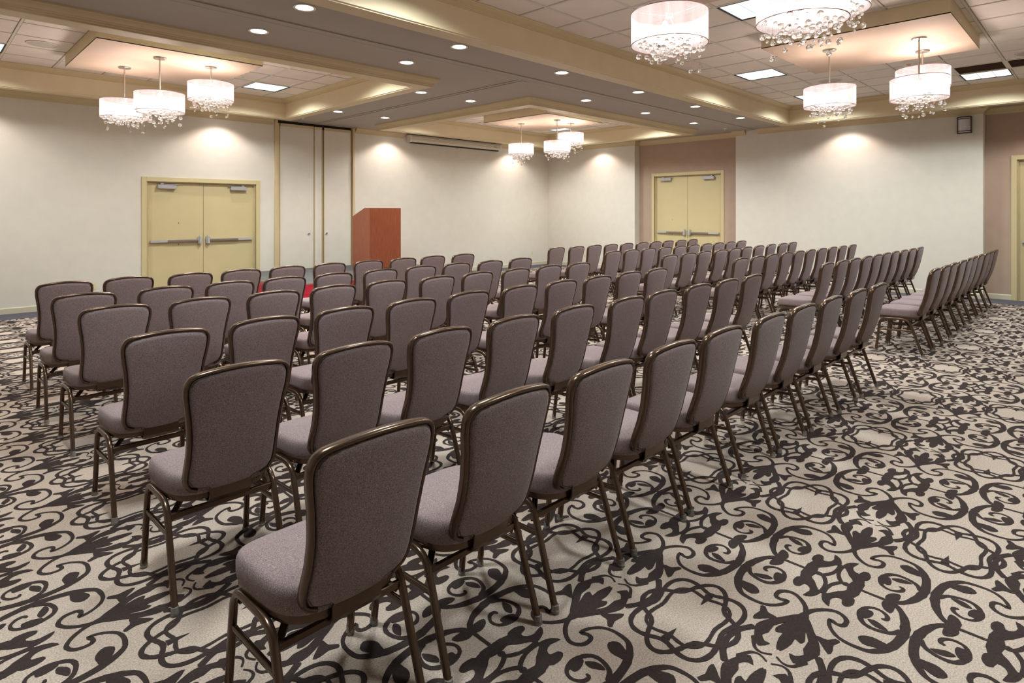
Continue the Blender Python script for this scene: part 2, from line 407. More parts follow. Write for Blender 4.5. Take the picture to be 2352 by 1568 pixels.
def rect_loop(r, o, z):    # rectangle grown outward by o
    return [(r[0] - o, r[2] - o, z), (r[1] + o, r[2] - o, z), (r[1] + o, r[3] + o, z), (r[0] - o, r[3] + o, z)]
CROWN = [(0.0, 0.0), (0.008, 0.004), (0.008, 0.018), (0.018, 0.026), (0.020, 0.040), (0.030, 0.046), (0.032, 0.054), (0.050, 0.066), (0.066, 0.084), (0.072, 0.094), (0.080, 0.098), (0.084, 0.108), (0.084, 0.12)]
tn = 1
for key, (inn, out) in COF.items():
    fr = MB()
    # lip underside, bead and inner face
    A = rect_loop(inn, 0.012, ZL); B = rect_loop(out, 0, ZL); 
    for k in range(4): fr.add([A[k], A[(k + 1) % 4], B[(k + 1) % 4], B[k]], [(0, 1, 2, 3)])
    fr.obj('coffer_lip', M['trim'], ceil)
    fc = MB(); seq = [(0.012, ZL), (0.012, ZL + .008), (-0.004, ZL + .014), (-0.004, ZL + .022), (0.006, ZL + .026), (0.006, ZT)]
    fc.rings([rect_loop(inn, o, z) for o, z in seq], False, False)
    fc.obj('coffer_face', M['face'], ceil)
    cr = MB(); cr.rings([rect_loop(out, o, ZL + z) for o, z in CROWN], False, False)
    prop(cr.obj('trim_%d' % tn, M['trim'], smooth=True, angle=30), 'tan crown moulding round the outside of the %s ceiling coffer' % key, kind='structure'); tn += 1
    c2 = MB(); c2.rings([rect_loop(inn, 0.006 - o * 0.95, ZT - 0.078 + z * 0.65) for o, z in CROWN], False, False)
    prop(c2.obj('trim_%d' % tn, M['trim'], smooth=True, angle=30), 'tan crown moulding under the tiles inside the %s ceiling coffer' % key, kind='structure'); tn += 1
# wall crowns
def crown_run(pts):
    """pts: plan polyline, the room on its right-hand side; mitred"""
    mb = MB(); n = len(pts); R = []
    for o, z in CROWN:
        row = []
        for i, p in enumerate(pts):
            def nrm(a, b):
                dx, dy = b[0] - a[0], b[1] - a[1]; l = math.hypot(dx, dy); return (dy / l, -dx / l)
            if i == 0: N = nrm(pts[0], pts[1]); q = (p[0] + N[0] * o, p[1] + N[1] * o)
            elif i == n - 1: N = nrm(pts[-2], pts[-1]); q = (p[0] + N[0] * o, p[1] + N[1] * o)
            else:
                a = nrm(pts[i - 1], p); b = nrm(p, pts[i + 1]); k = 1 + a[0] * b[0] + a[1] * b[1]
                q = (p[0] + (a[0] + b[0]) / k * o, p[1] + (a[1] + b[1]) / k * o)
            row.append((q[0], q[1], ZL + .005 + z * 0.96))
        R.append(row)
    for a in range(len(R) - 1):
        mb.add(R[a] + R[a + 1], [(i, i + 1, n + i + 1, n + i) for i in range(n - 1)])
    for e in (0, n - 1): mb.add([r[e] for r in R] + [(pts[e][0], pts[e][1], ZS)], [tuple(range(len(R) + 1))])
    return mb
runs = [[(X0R, YL), (5.17, YL)], [(7.03, YL), (8.33, YL)],
        [(11.5, YL), (XR, YL), (XR, 8.88), (XD, 8.88), (XD, 6.135), (XR, 6.135), (XR, 5.90)],
        [(XR, 5.62), (XR, 1.595), (XD, 1.595), (XD, Y0R)]]
for r in runs:
    prop(crown_run(r).obj('trim_%d' % tn, M['trim'], smooth=True, angle=30), None, kind='structure'); tn += 1
# tiles
TB = 0.61
def tile_field(inn, gx, gy, skip, canopies):
    k0 = int(math.floor((inn[0] - gx) / TB)); k1 = int(math.ceil((inn[1] - gx) / TB))
    j0 = int(math.floor((inn[2] - gy) / TB)); j1 = int(math.ceil((inn[3] - gy) / TB))
    gm = MB()
    for k in range(k0, k1 + 1):
        x = gx + k * TB
        if inn[0] < x < inn[1]: gm.box(x - .012, x + .012, inn[2], inn[3], ZT - .004, ZT + .02)
    for j in range(j0, j1 + 1):
        y = gy + j * TB
        if inn[2] < y < inn[3]: gm.box(inn[0], inn[1], y - .012, y + .012, ZT - .003, ZT + .02)
    gm.obj('ceiling_grid', M['grid'], ceil)
    cache = {}
    for k in range(k0, k1):
        for j in range(j0, j1):
            x0, x1 = max(gx + k * TB, inn[0]) + .013, min(gx + (k + 1) * TB, inn[1]) - .013
            y0, y1 = max(gy + j * TB, inn[2]) + .013, min(gy + (j + 1) * TB, inn[3]) - .013
            if x1 - x0 < .03 or y1 - y0 < .03: continue
            cx, cy = gx + (k + .5) * TB, gy + (j + .5) * TB
            if any(abs(cx - a) < .2 and abs(cy - b) < .2 for a, b in skip): continue
            if any(c[0] < x0 and x1 < c[1] and c[2] < y0 and y1 < c[3] for c in canopies): continue
            hx, hy = round((x1 - x0) / 2, 3), round((y1 - y0) / 2, 3)
            if (hx, hy) not in cache:
                mb = MB().add([(-hx, -hy, .012), (hx, -hy, .012), (hx, hy, .012), (-hx, hy, .012), (-hx + .008, -hy + .008, 0), (hx - .008, -hy + .008, 0), (hx - .008, hy - .008, 0), (-hx + .008, hy - .008, 0)],
                              [(4, 7, 6, 5), (0, 1, 5, 4), (1, 2, 6, 5), (2, 3, 7, 6), (3, 0, 4, 7)])
                cache[(hx, hy)] = mb.mesh('ceiling_tile', M['tile'])
            o = link_mesh('ceiling_tile', cache[(hx, hy)], ceil, ((x0 + x1) / 2, (y0 + y1) / 2, ZT + random.uniform(0.000, 0.004)))
# canopies (hung boxes carrying the pendants): x0,x1,y0,y1
CAN = [(1.475, 3.32, 7.96, 9.82), (8.86, 10.71, 7.83, 9.68), (7.12, 8.95, 1.09, 2.92), (3.38, 5.21, 0.93, 2.76)]
TRO = [(4.235, 10.035), (4.235, 7.595), (0.575, 10.035), (2.7, 7.29),
       (11.615, 9.925), (11.615, 7.485), (7.955, 9.925), (10.1, 7.185),
       (9.175, 3.775), (11.615, 3.775), (6.125, 2.555), (11.615, 1.335), (3.075, 3.775), (0.635, 2.555), (9.175, 0.115), (3.075, 0.115)]
RG = [(11.005, 1.335), (11.005, 0.725)]
tile_field(COF['left'][0], 4.54, 9.12 + .61 - .61, TRO, CAN)
tile_field(COF['middle'][0], 11.92 - .61, 9.62, TRO, CAN)
tile_field(COF['right'][0], 4.60, 4.08, TRO + RG, CAN)
for c, nm in zip(CAN, ('left', 'middle', 'right', 'nearest')):
    p = MB(); p.rings([[(c[0], c[2], z), (c[1], c[2], z), (c[1], c[3], z), (c[0], c[3], z)] for z in (ZP, ZT)], False, False)
    s = p.obj('canopy_box', M['face'], ceil)
    q = MB().add([(c[0] + .004, c[2] + .004, ZP), (c[0] + .004, c[3] - .004, ZP), (c[1] - .004, c[3] - .004, ZP), (c[1] - .004, c[2] + .004, ZP)], [(0, 1, 2, 3)])
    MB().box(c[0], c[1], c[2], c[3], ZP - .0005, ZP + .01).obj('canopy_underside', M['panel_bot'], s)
# partition tracks on the soffit
tk = MB(); tk.box(X0R, XR - .05, 5.69, 5.795, ZS - .012, ZS); tk.box(X0R, XR - .05, 5.812, 5.87, ZS - .008, ZS)
prop(tk.obj('trim_20', M['soffit']), 'long flat partition track crossing the soffit', kind='structure')
MB().box(X0R, XR - .05, 5.795, 5.812, ZS - .004, ZS - .001).obj('track_slot', M['dark'], bpy.data.objects['trim_20'])
t2 = MB(); t2.box(6.05, 6.10, 5.87, YL - .02, ZS - .010, ZS); t2.box(6.115, 6.185, 5.87, YL - .02, ZS - .014, ZS); t2.box(6.2, 6.25, 5.87, YL - .02, ZS - .010, ZS)
prop(t2.obj('trim_21', M['soffit']), 'shorter partition track running to the storage pocket doors', kind='structure')
MB().box(6.10, 6.2, 5.87, YL - .02, ZS - .004, ZS - .001).obj('track_slot', M['dark'], bpy.data.objects['trim_21'])

# ------------------------------------------------------------------ doors
def double_door(name, u0, u1, zt, label, holes=True, only_left=False):
    """built in a local frame: x along the wall, room side at -y, wall face y=0"""
    root = empty(name); prop(root, label, kind='structure')
    fr = MB(); cw = .078
    fr.box(u0 - cw, u0, -.018, .02, 0, zt + cw, .003); fr.box(u1, u1 + cw, -.018, .02, 0, zt + cw, .003); fr.box(u0, u1, -.018, .02, zt, zt + cw, .003)
    fr.box(u0, u0 + .018, .02, .16, 0, zt); fr.box(u1 - .018, u1, .02, .16, 0, zt); fr.box(u0 + .018, u1 - .018, .02, .16, zt - .018, zt)
    fr.box(u0 + .018, u0 + .034, .06, .12, 0, zt - .018); fr.box(u1 - .034, u1 - .018, .06, .12, 0, zt - .018)
    fr.obj('door_frame', M['door'], root)
    mid = (u0 + u1) / 2
    for s in (-1, 1):
        a, b = (u0 + .036, mid - .003) if s < 0 else (mid + .003, u1 - .036)
        lf = MB().box(a, b, .06, .105, .01, zt - .022, .002).obj('door_leaf', M['door'], root)
        hx, kx = (a, b) if s < 0 else (b, a)      # hinge side, meeting side
        d = 1 if s < 0 else -1
        zb = 1.035
        bar = MB(); bar.box(min(hx + d * .03, kx - d * .10), max(hx + d * .03, kx - d * .10), .01, .055, zb - .024, zb + .024, .006)
        o = bar.obj('push_bar', M['steel'], lf, smooth=True)
        pad = MB(); q0 = hx + d * .30; pad.box(min(q0, kx - d * .10), max(q0, kx - d * .10), -.004, .012, zb - .017, zb + .017, .005)
        prop(pad.obj('push_pad', M['bronze_steel'], lf, smooth=True), 'warmer brushed centre section of the push bar')
        lt = MB(); lt.box(min(kx - d * .035, kx - d * .10), max(kx - d * .035, kx - d * .10), -.012, .06, zb - .075, zb + .085, .018)
        lt.obj('latch_case', M['steel'], lf, smooth=True)
        cz = zt - .125; c0 = hx + d * .14
        cl = MB(); cl.box(min(c0, c0 + d * .30), max(c0, c0 + d * .30), -.012, .06, cz, cz + .07, .006); cl.obj('door_closer', M['closer'], lf, smooth=True)
        ar = MB(); ar.box(min(c0 + d * .05, c0 + d * .34), max(c0 + d * .05, c0 + d * .34), .012, .03, cz + .078, cz + .088)
        ar.box(min(c0 + d * .04, c0 + d * .10), max(c0 + d * .04, c0 + d * .10), .0, .045, cz + .07, cz + .1, .006)
        ar.obj('closer_arm', M['closer'], lf)
        if s < 0 and holes:
            h = MB()
            for zz in (1.355, .97):
                h.add([(mid - .42 + .009 * math.cos(t * math.pi / 4), .0585, zz + .009 * math.sin(t * math.pi / 4)) for t in range(8)], [tuple(range(8))])
            h.obj('bolt_hole', M['dark'], lf)
        MB().box(kx - d * .05 - .02, kx - d * .05 + .02, .05, .062, zt - .036, zt - .024).obj('top_strike', M['closer'], lf)
    return root
d1 = double_door('door_1', D1[0], D1[1], D1[2], 'tan double door in the cream wall left of the stage')
d1.location = (0, YL, 0)
d2 = double_door('door_2', 0, D2[1] - D2[0], D2[2], 'tall tan double door in the taupe recess')
d2.rotation_euler = (0, 0, -math.pi / 2); d2.location = (XD, D2[1], 0)
d3 = double_door('door_3', 0, D3[1] - D3[0], D3[2], 'tan double door at the right hand edge of the view')
d3.rotation_euler = (0, 0, -math.pi / 2); d3.location = (XD, D3[1], 0)
# storage pocket doors of the operable wall
pk = empty('door_4'); prop(pk, 'pair of tall cream pocket panels with ring pulls behind the stage', kind='structure')
MB().box(5.33, 6.045, YL + .01, YL + .05, .01, ZL + .005, .003).obj('door_leaf', M['wall'], pk)
MB().box(6.295, 6.925, YL + .01, YL + .05, .01, ZL + .005, .003).obj('door_leaf', M['wall'], pk)
MB().box(6.075, 6.235, YL + .01, YL + .05, .01, ZL + .005, .003).obj('center_strip', M['wall'], pk)
tr = MB()
for a, b, y in ((5.205, 5.268, -.03), (5.275, 5.302, -.012), (5.314, 5.33, .0), (6.045, 6.062, .0), (6.235, 6.252, .0), (6.28, 6.296, .0), (6.925, 6.94, 0), (6.958, 7.005, -.03)):
    tr.box(a, b, YL + y, YL + .06, 0.0, ZL + .06 if y > -.02 else ZL + .115, .002)
for a, b in ((5.314, 6.062), (6.062, 6.252), (6.28, 6.94)): tr.box(a, b, YL + .0, YL + .06, ZL + .002, ZL + .058, .002)
tr.obj('panel_trim', M['trim'], pk)
MB().box(5.2, 7.01, YL + .07, YL + .1, 0, ZS).obj('pocket_backing', M['dark'], pk)
for x, lf_i in ((5.945, 0), (6.35, 1)):
    r = MB(); n = 28
    path = [(x + .026 * math.cos(2 * math.pi * i / n), YL + .006, 1.092 + .026 * math.sin(2 * math.pi * i / n)) for i in range(n)]
    r.sweep(path, circ(.006, 6), (0, 1, 0), closed=True); r.box(x - .02, x + .02, YL - .002, YL + .008, 1.086, 1.098, .002)
    r.obj('ring_pull', M['steel'], pk, smooth=True)
    MB().lathe([(.001, 0), (.022, 0), (.022, .003), (.001, .003)], n=20).obj('pull_recess', M['dark'], pk).matrix_world = __import__('mathutils').Matrix.Translation((x, YL + .010, 1.092)) @ __import__('mathutils').Matrix.Rotation(math.pi / 2, 4, 'X')

# ------------------------------------------------------------------ stage
st = empty('stage', (4.25, 9.3, 0))
prop(st, 'low portable stage with charcoal deck and crimson pleated skirt', 'stage')
for k in range(3):
    dk = MB().box(k * 1.22 + .004, (k + 1) * 1.22 - .004, .004, 2.44, .36, .398, .003).obj('deck_panel', M['deck'], st)
ed = MB(); ed.box(-.006, 3.666, -.008, .003, .372, .399); ed.box(-.008, .003, 0, 2.44, .372, .399); ed.box(3.657, 3.668, 0, 2.44, .372, .399)
ed.obj('deck_edge', M['alu'], st)
fr = MB()
leg_me = MB().box(-.02, .02, -.02, .02, 0, .36).mesh('stage_leg', M['dark'])
for x in (.08, 1.22, 2.44, 3.58):
    for y in (.1, 1.22, 2.34): link_mesh('stage_leg', leg_me, st, (x, y, 0))

def pleats(length, seed):
    r = random.Random(seed); pts = []; s = 0
    while s < length:
        p = r.uniform(.028, .045)
        for t, a in ((0, -.002), (.25, .010), (.5, .013), (.75, .008)): pts.append((min(s + t * p, length), a + r.uniform(-.002, .002)))
        s += p
    return pts
sk = MB()
def skirt(length, fn, seed):
    P = pleats(length, seed); V = []; n = len(P)
    for z, k in ((.365, .15), (.335, .25), (.30, .9), (.12, 1.15), (.012, 1.35)):
        for s, a in P: V.append(fn(s, a * k) + (z,))
    F = [(r * n + i, r * n + i + 1, (r + 1) * n + i + 1, (r + 1) * n + i) for r in range(4) for i in range(n - 1)]
    sk.add(V, F)
skirt(3.66, lambda s, a: (s, -.012 - a), 3); skirt(2.44, lambda s, a: (-.012 - a, s), 4); skirt(2.44, lambda s, a: (3.672 + a, s), 5)
sk.obj('pleated_skirt', M['red'], st, smooth=True, angle=80)
hb = MB(); hb.box(-.018, 3.678, -.018, -.008, .335, .37); hb.box(-.018, -.008, 0, 2.44, .335, .37)
hb.obj('skirt_band', M['red'], st)

# ------------------------------------------------------------------ lectern
le = empty('lectern', (6.52, 10.49, .4)); prop(le, 'mahogany veneer lectern with sloped top standing on the stage', 'lectern')
W_, D_ = .74, .67
MB().box(0, W_, 0, .02, .012, 1.238, .0015).obj('front_panel', M['wood'], le)
for x in (0, W_ - .02):
    s = MB(); Y = [(.02, .012), (D_, .012), (D_, 1.062), (.20, 1.238), (.02, 1.238)]
    s.add([(x, a, z) for a, z in Y] + [(x + .02, a, z) for a, z in Y], [tuple(range(5)), tuple(range(9, 4, -1))] + [(i, (i + 1) % 5, (i + 1) % 5 + 5, i + 5) for i in range(5)])
    s.obj('side_panel', M['wood'], le)
t = MB(); t.add([(.02, .02, 1.236), (.72, .02, 1.236), (.72, .2, 1.236), (.02, .2, 1.236), (.02, .02, 1.216), (.72, .02, 1.216), (.72, .2, 1.216), (.02, .2, 1.216)], [(0, 1, 2, 3), (7, 6, 5, 4), (0, 4, 5, 1), (2, 6, 7, 3)])
t.obj('top_panel', M['wood'], le)
t = MB(); t.add([(.02, .2, 1.225), (.72, .2, 1.225), (.72, D_ - .02, 1.05), (.02, D_ - .02, 1.05), (.02, .2, 1.205), (.72, .2, 1.205), (.72, D_ - .02, 1.03), (.02, D_ - .02, 1.03)], [(0, 1, 2, 3), (7, 6, 5, 4), (0, 4, 5, 1), (2, 6, 7, 3)])
t.obj('reading_surface', M['wood'], le)
MB().box(.02, .72, .02, D_ - .03, .62, .64).obj('shelf', M['wood'], le)
MB().box(.01, .73, .01, D_ - .01, 0, .012).obj('base_strip', M['dark'], le)

# ------------------------------------------------------------------ projection screen on the wall
ps = empty('projection_screen', (8.42, YL - .16, 3.2)); prop(ps, 'long pale projection screen housing mounted under the crown of the stage wall', 'projector screen')
hs = MB(); sec = [(.155, .19), (.02, .19), (.0, .15), (.0, .07), (.035, .025), (.155, .025)]
hs.rings([[(x, a, z) for a, z in sec] for x in (.03, 2.97)]); hs.obj('screen_housing', M['screen_case'], ps)
for x in (0, 2.97):
    e = MB(); e.rings([[(x + q, a * 1.02 - .003, z * 1.04 - .004) for a, z in sec] for q in (0, .03)]); e.obj('end_cap', M['white'], ps)
MB().box(.06, 2.94, .04, .12, .0, .024, .002).obj('roller_slot', M['dark'], ps)
lp = MB(); lp.sweep([(1.5 + .02 * math.cos(a), .08, -.02 + .02 * math.sin(a)) for a in [math.pi * 2 * i / 14 for i in range(14)]], circ(.0035, 6), (0, 1, 0), closed=True)
lp.obj('pull_loop', M['rodmetal'], ps)
MB().box(2.72, 2.82, -.002, .002, .09, .115).obj('name_plate', mat('plate_grey', srgb(170, 160, 142), .5), ps)

# ------------------------------------------------------------------ outlets, sconce
def outlet(loc, rz, label):
    o = empty('wall_outlet', loc, rz); prop(o, label, 'outlet', 'wall outlets')
    MB().box(-.036, .036, -.007, 0, -.058, .058, .003).obj('cover_plate', M['plate'], o)
    for z in (-.022, .022):
        s = MB().box(-.016, .016, -.010, -.006, z - .014, z + .014, .003).obj('socket', M['plate'], o)
        k = MB(); k.box(-.008, -.005, -.0108, -.0098, z - .005, z + .006); k.box(.005, .008, -.0108, -.0098, z - .005, z + .006); k.obj('slot', M['dark'], s)
outlet((2.166, YL, .33), 0, 'ivory wall outlet behind the leftmost rear chairs, beside the tan door')
outlet((12.83, YL, .35), 0, 'ivory wall outlet low on the stage wall near the room corner')
outlet((XR, 10.52, .35), -math.pi / 2, 'ivory wall outlet low on the right wall, seen between chair backs')
sc = empty('wall_sconce', (XR, 1.86, 3.13), -math.pi / 2); prop(sc, 'dark bronze framed frosted wall sconce high at the right end of the cream wall', 'wall lamp')
gl = MB(); arc = [(-.095 + .19 * i / 10, -.05 - .045 * math.sin(math.pi * i / 10)) for i in range(11)]
gl.rings([[(a, c, z) for a, c in arc] + [(.095, -.0, z), (-.095, -.0, z)] for z in (-.135, .135)]); gl.obj('glass_shade', M['sconce_glass'], sc, smooth=True, angle=30)
sf = MB()
for z in (-.145, -.11, .11, .145):
    sf.sweep([(a * 1.03, c - .006, z) for a, c in arc], octo(.005, .005), (0, 0, 1))
for x in (-.1, .1): sf.box(x - .006, x + .006, -.062, -.0, -.15, .15)
sf.box(-.1, .1, -.006, 0, -.15, .15)
sf.obj('sconce_frame', M['sconce_frame'], sc)

# ------------------------------------------------------------------ light helpers
def area(name, loc, size, power, col, parent=None, shape='SQUARE', spread=180):
    l = bpy.data.lights.new(name, 'AREA'); l.shape = shape; l.size = size; l.energy = power; l.color = col; l.spread = math.radians(spread)
    o = bpy.data.objects.new(name, l); COL.objects.link(o); o.location = loc; o.parent = parent; return o
def spot(name, loc, power, col, ang, blend, rad, parent):
    l = bpy.data.lights.new(name, 'SPOT'); l.energy = power; l.color = col; l.spot_size = math.radians(ang); l.spot_blend = blend; l.shadow_soft_size = rad
    o = bpy.data.objects.new(name, l); COL.objects.link(o); o.location = loc; o.parent = parent; return o
# troffers
tf = MB(); h = .295
for a, b, c, d in ((-h, h, -h, -h + .012), (-h, h, h - .012, h), (-h, -h + .012, -h + .012, h - .012), (h - .012, h, -h + .012, h - .012)): tf.box(a, b, c, d, -.006, .02)
tf_me = tf.mesh('light_frame', M['dark'])
ln = MB(); n3 = 3; cs = (2 * (h - .012)) / n3
for i in range(n3):
    for j in range(n3):
        x0 = -h + .012 + i * cs + .003; y0 = -h + .012 + j * cs + .003
        ln.rings([[(x0 + q, y0 + q, z), (x0 + cs - .006 - q, y0 + q, z), (x0 + cs - .006 - q, y0 + cs - .006 - q, z), (x0 + q, y0 + cs - .006 - q, z)] for q, z in ((0, .006), (.02, 0))], False, True)
ln_me = ln.mesh('light_lens', M['troffer'])
lb_me = MB().box(-h + .012, h - .012, -h + .012, h - .012, .007, .012).mesh('lens_backing', M['closer'])
names = ['over the left coffer corner beside the chandeliers', 'near the front lip of the left coffer, hidden behind the beam', 'at the far left of the left coffer', 'in the left coffer right behind the near beam',
 'in the far corner of the middle coffer', 'in the middle coffer on the door side', 'in the middle coffer above the projection screen end', 'behind the near beam of the middle coffer',
 'in the right coffer between two chandelier groups along the beam', 'in the far corner of the right coffer beside a drum shade', 'beside the near drum shade in the right coffer', 'behind the two overlapping drum shades at far right',
 'above the near left end of the long beam', 'overhead left of the camera', 'overhead right of the camera', 'straight overhead of the camera']
for (x, y), nm in zip(TRO, names):
    o = empty('ceiling_light_panel', (x, y, ZT)); prop(o, 'square nine cell cool white light panel ' + nm, 'ceiling light', 'square lay-in light panels')
    link_mesh('light_frame', tf_me, o); link_mesh('light_lens', ln_me, o, (0, 0, -.002)); link_mesh('lens_backing', lb_me, o)
    area('panel_lamp', (0, 0, -.02), .5, P_TROFFER, C_COOL, o, spread=150)
# recessed cans
cn = MB(); cn.lathe([(.098, -.003), (.098, 0), (.075, 0), (.075, -.003)], n=28, caps=False); cn.f.append(())if False else None
can_tr = MB()
prof = [(.100, 0.0), (.099, -.006), (.078, -.004), (.066, .055)]
can_tr.lathe(prof, n=28, caps=False); can_me = can_tr.mesh('can_trim', M['can'], True, 50)
len_me = MB().add([(.066 * math.cos(2 * math.pi * i / 24), .066 * math.sin(2 * math.pi * i / 24), 0) for i in range(24)], [tuple(reversed(range(24)))]).mesh('can_lens', M['lens'])
# the can sits in the soffit: a short open well modelled below the plane, so it shows as a lit bowl
cans = []
for x in (.72, 2.54, 4.37, 6.15, 7.99, 9.80, 11.63):
    cans.append((x, 5.18, 'camera side of the long partition track'))
for x in (.72, 2.54, 4.37, 7.98, 9.79, 11.64):
    cans.append((x, 6.19, 'stage side of the long partition track'))
for y in (7.59, 10.15):
    cans.append((5.63, y, 'left of the short track')); cans.append((6.65, y, 'right of the short track'))
WALLC = [(-1.2, 11.5, 'on the stage wall left of the view'), (.45, 11.5, 'at the left edge of the stage wall'), (4.12, 11.5, 'beside the pocket doors above the left double door'), (7.85, 11.5, 'left of the projection screen'),
         (11.9, 11.5, 'right of the projection screen'), (13.1, 9.9, 'on the right wall between corner and recess'), (13.1, 3.75, 'in the middle of the wide cream right wall'), (13.1, .3, 'in front of the right edge door')]
ordx = {0.72: 'first', 2.54: 'second', 4.37: 'third', 6.15: 'fourth', 7.99: 'fifth', 7.98: 'fifth', 9.80: 'sixth', 9.79: 'sixth', 11.63: 'seventh', 11.64: 'seventh'}
for x, y, nm in cans:
    o = empty('recessed_downlight', (x, y, ZS - .002))
    lab = ('%s round downlight from the near end, %s' % (ordx[x], nm)) if x in ordx else ('round downlight %s, %s' % (nm, 'nearer the middle of the room' if y < 8 else 'nearer the pocket doors'))
    prop(o, lab, 'downlight', 'round recessed downlights')
    link_mesh('can_trim', can_me, o); link_mesh('can_lens', len_me, o, (0, 0, .001), (0, 0, 0), (1.12, 1.12, 1))
    spot('can_lamp', (0, 0, -.03), P_CAN, C_WARM, 125, .7, .06, o)
for x, y, nm in WALLC:
    o = empty('recessed_downlight', (x, y, ZS - .002)); prop(o, 'hidden soffit downlight casting the scallop ' + nm, 'downlight', 'round downlights along the walls')
    link_mesh('can_trim', can_me, o); link_mesh('can_lens', len_me, o, (0, 0, .001), (0, 0, 0), (1.12, 1.12, 1))
    spot('can_lamp', (0, 0, -.03), P_CAN, C_PINK, 128, .45, .05, o)

# ------------------------------------------------------------------ ceiling fittings
def speaker(x, y, label):
    o = empty('ceiling_speaker', (x, y, ZT)); prop(o, label, 'speaker', 'round ceiling speakers')
    MB().lathe([(.17, .0), (.168, -.006), (.150, -.008), (.150, -.004)], n=36, caps=False).obj('speaker_ring', M['grid'], o, smooth=True)
    MB().lathe([(.002, -.006), (.150, -.005)], n=36, caps=False).obj('speaker_grille', M['speaker'], o)
speaker(1.185, 9.43, 'round flat ceiling speaker in the left coffer tiles')
speaker(10.395, 3.165, 'round ceiling speaker above the drum shade near the right coffer corner')
speaker(10.395, .725, 'round grey ceiling speaker at the right edge of the view')
fs = empty('fire_strobe', (9.93, 2.02, ZT)); prop(fs, 'small white ceiling fire strobe with red lettering beside the hung canopy', 'fire alarm')
MB().lathe([(.001, 0), (.085, 0), (.085, -.012), (.001, -.012)], n=28).obj('strobe_base', M['white'], fs)
bx_ = MB().box(-.05, .05, -.035, .035, -.055, -.012, .006).obj('strobe_body', M['white'], fs); bx_.rotation_euler = (0, 0, -.78)
lz = MB(); lz.lathe([(.001, -.095), (.022, -.09), (.034, -.075), (.036, -.055)], n=16, caps=False); lz.obj('strobe_lens', M['strobe'], fs, smooth=True)
cu = bpy.data.curves.new('fire_lettering', 'FONT'); cu.body = 'FIRE'; cu.size = .034; cu.align_x = 'CENTER'; cu.align_y = 'CENTER'; cu.extrude = .0005
tmp = bpy.data.objects.new('tmp', cu); COL.objects.link(tmp)
dg = bpy.context.evaluated_depsgraph_get(); me = bpy.data.meshes.new_from_object(tmp.evaluated_get(dg)); bpy.data.objects.remove(tmp)
me.materials.clear(); me.materials.append(M['redink'])
t = link_mesh('fire_lettering', me, bx_, (0, -.0358, -.034), (math.pi / 2, 0, 0))
for (x, y), nm in zip(RG, ('inner', 'outer')):
    o = empty('air_return_grille', (x, y, ZT)); prop(o, 'dark bronze slatted air return in the right coffer, %s one of two' % nm, 'air vent', 'air return grilles')
    g = MB()
    for a, b_, c, d in ((-h, h, -h, -h + .02), (-h, h, h - .02, h), (-h, -h + .02, -h + .02, h - .02), (h - .02, h, -h + .02, h - .02)): g.box(a, b_, c, d, -.004, .02)
    g.obj('grille_frame', M['grid'], o)
    for k in range(12):
        y0 = -h + .03 + k * .046
        s = MB(); s.add([(y0, -h + .02, -.002), (y0 + .03, -h + .02, .02), (y0 + .03, h - .02, .02), (y0, h - .02, -.002)], [(0, 1, 2, 3)]); s.obj('grille_slat', M['grille'], o)
    MB().box(-h + .02, h - .02, -h + .02, h - .02, .024, .03).obj('grille_back', M['grille'], o)
for x, y, z, lab in ((3.63, 9.43, ZT, 'small white sprinkler head in the left coffer right of the canopy'), (7.95, 4.1, ZT, 'small white sprinkler head in the right coffer near the long beam'), (5.5, 11.3, ZS, 'small white sprinkler head on the soffit by the pocket doors'), (12.9, 6.1, ZS, 'small white sprinkler head on the soffit by the recessed double door')):
    o = empty('sprinkler_head', (x, y, z)); prop(o, lab, 'sprinkler', 'ceiling sprinkler heads')
    MB().lathe([(.001, 0), (.04, 0), (.036, -.008), (.012, -.01), (.012, -.03), (.001, -.03)], n=20).obj('escutcheon', M['white'], o, smooth=True)
    MB().lathe([(.001, -.045), (.02, -.043), (.02, -.04), (.001, -.04)], n=14).obj('deflector', M['steel'], o)

# ------------------------------------------------------------------ chandeliers
RS, HS = .278, .232
sh_me = MB().lathe([(RS, 0), (RS, HS)], n=56, caps=False).mesh('drum_shade', M['shade'], True)
rimA = MB()
rimA.sweep([(RS * math.cos(2 * math.pi * i / 56), RS * math.sin(2 * math.pi * i / 56), 0) for i in range(56)], circ(.0032, 6), (0, 0, 1), closed=True)
rim_me = rimA.mesh('shade_rim', M['rim'], True)
fr = MB()
for k in range(3):
    a = k * 2 * math.pi / 3 + .4; fr.sweep([(0, 0, HS - .02), (RS * math.cos(a), RS * math.sin(a), HS - .004)], circ(.003, 6), (0, 0, 1))
fr.lathe([(.001, HS - .03), (.03, HS - .03), (.03, HS), (.001, HS)], n=16)
fr_me = fr.mesh('shade_spider', M['rodmetal'])
bs = MB().lathe([(.001, 0), (.016, .004), (.022, .02), (.02, .04), (.010, .06), (.001, .066)], n=12).mesh('bulb', M['bulb'], True)
plt = MB().lathe([(.001, .0), (.262, .0)], n=40, caps=False).mesh('light_diffuser', M['plate_diff'], True)
bm = bmesh.new(); bmesh.ops.create_icosphere(bm, subdivisions=3, radius=1.0); me = bpy.data.meshes.new('crystal_drop'); bm.to_mesh(me); bm.free()
me.polygons.foreach_set('use_smooth', [True] * len(me.polygons)); me.materials.append(M['crystal']); DROP = me
KN = [('left', 'of the left coffer group'), ('middle', 'of the middle coffer group over the far chairs'), ('right', 'of the right coffer far group'), ('near', 'in the nearest group')]
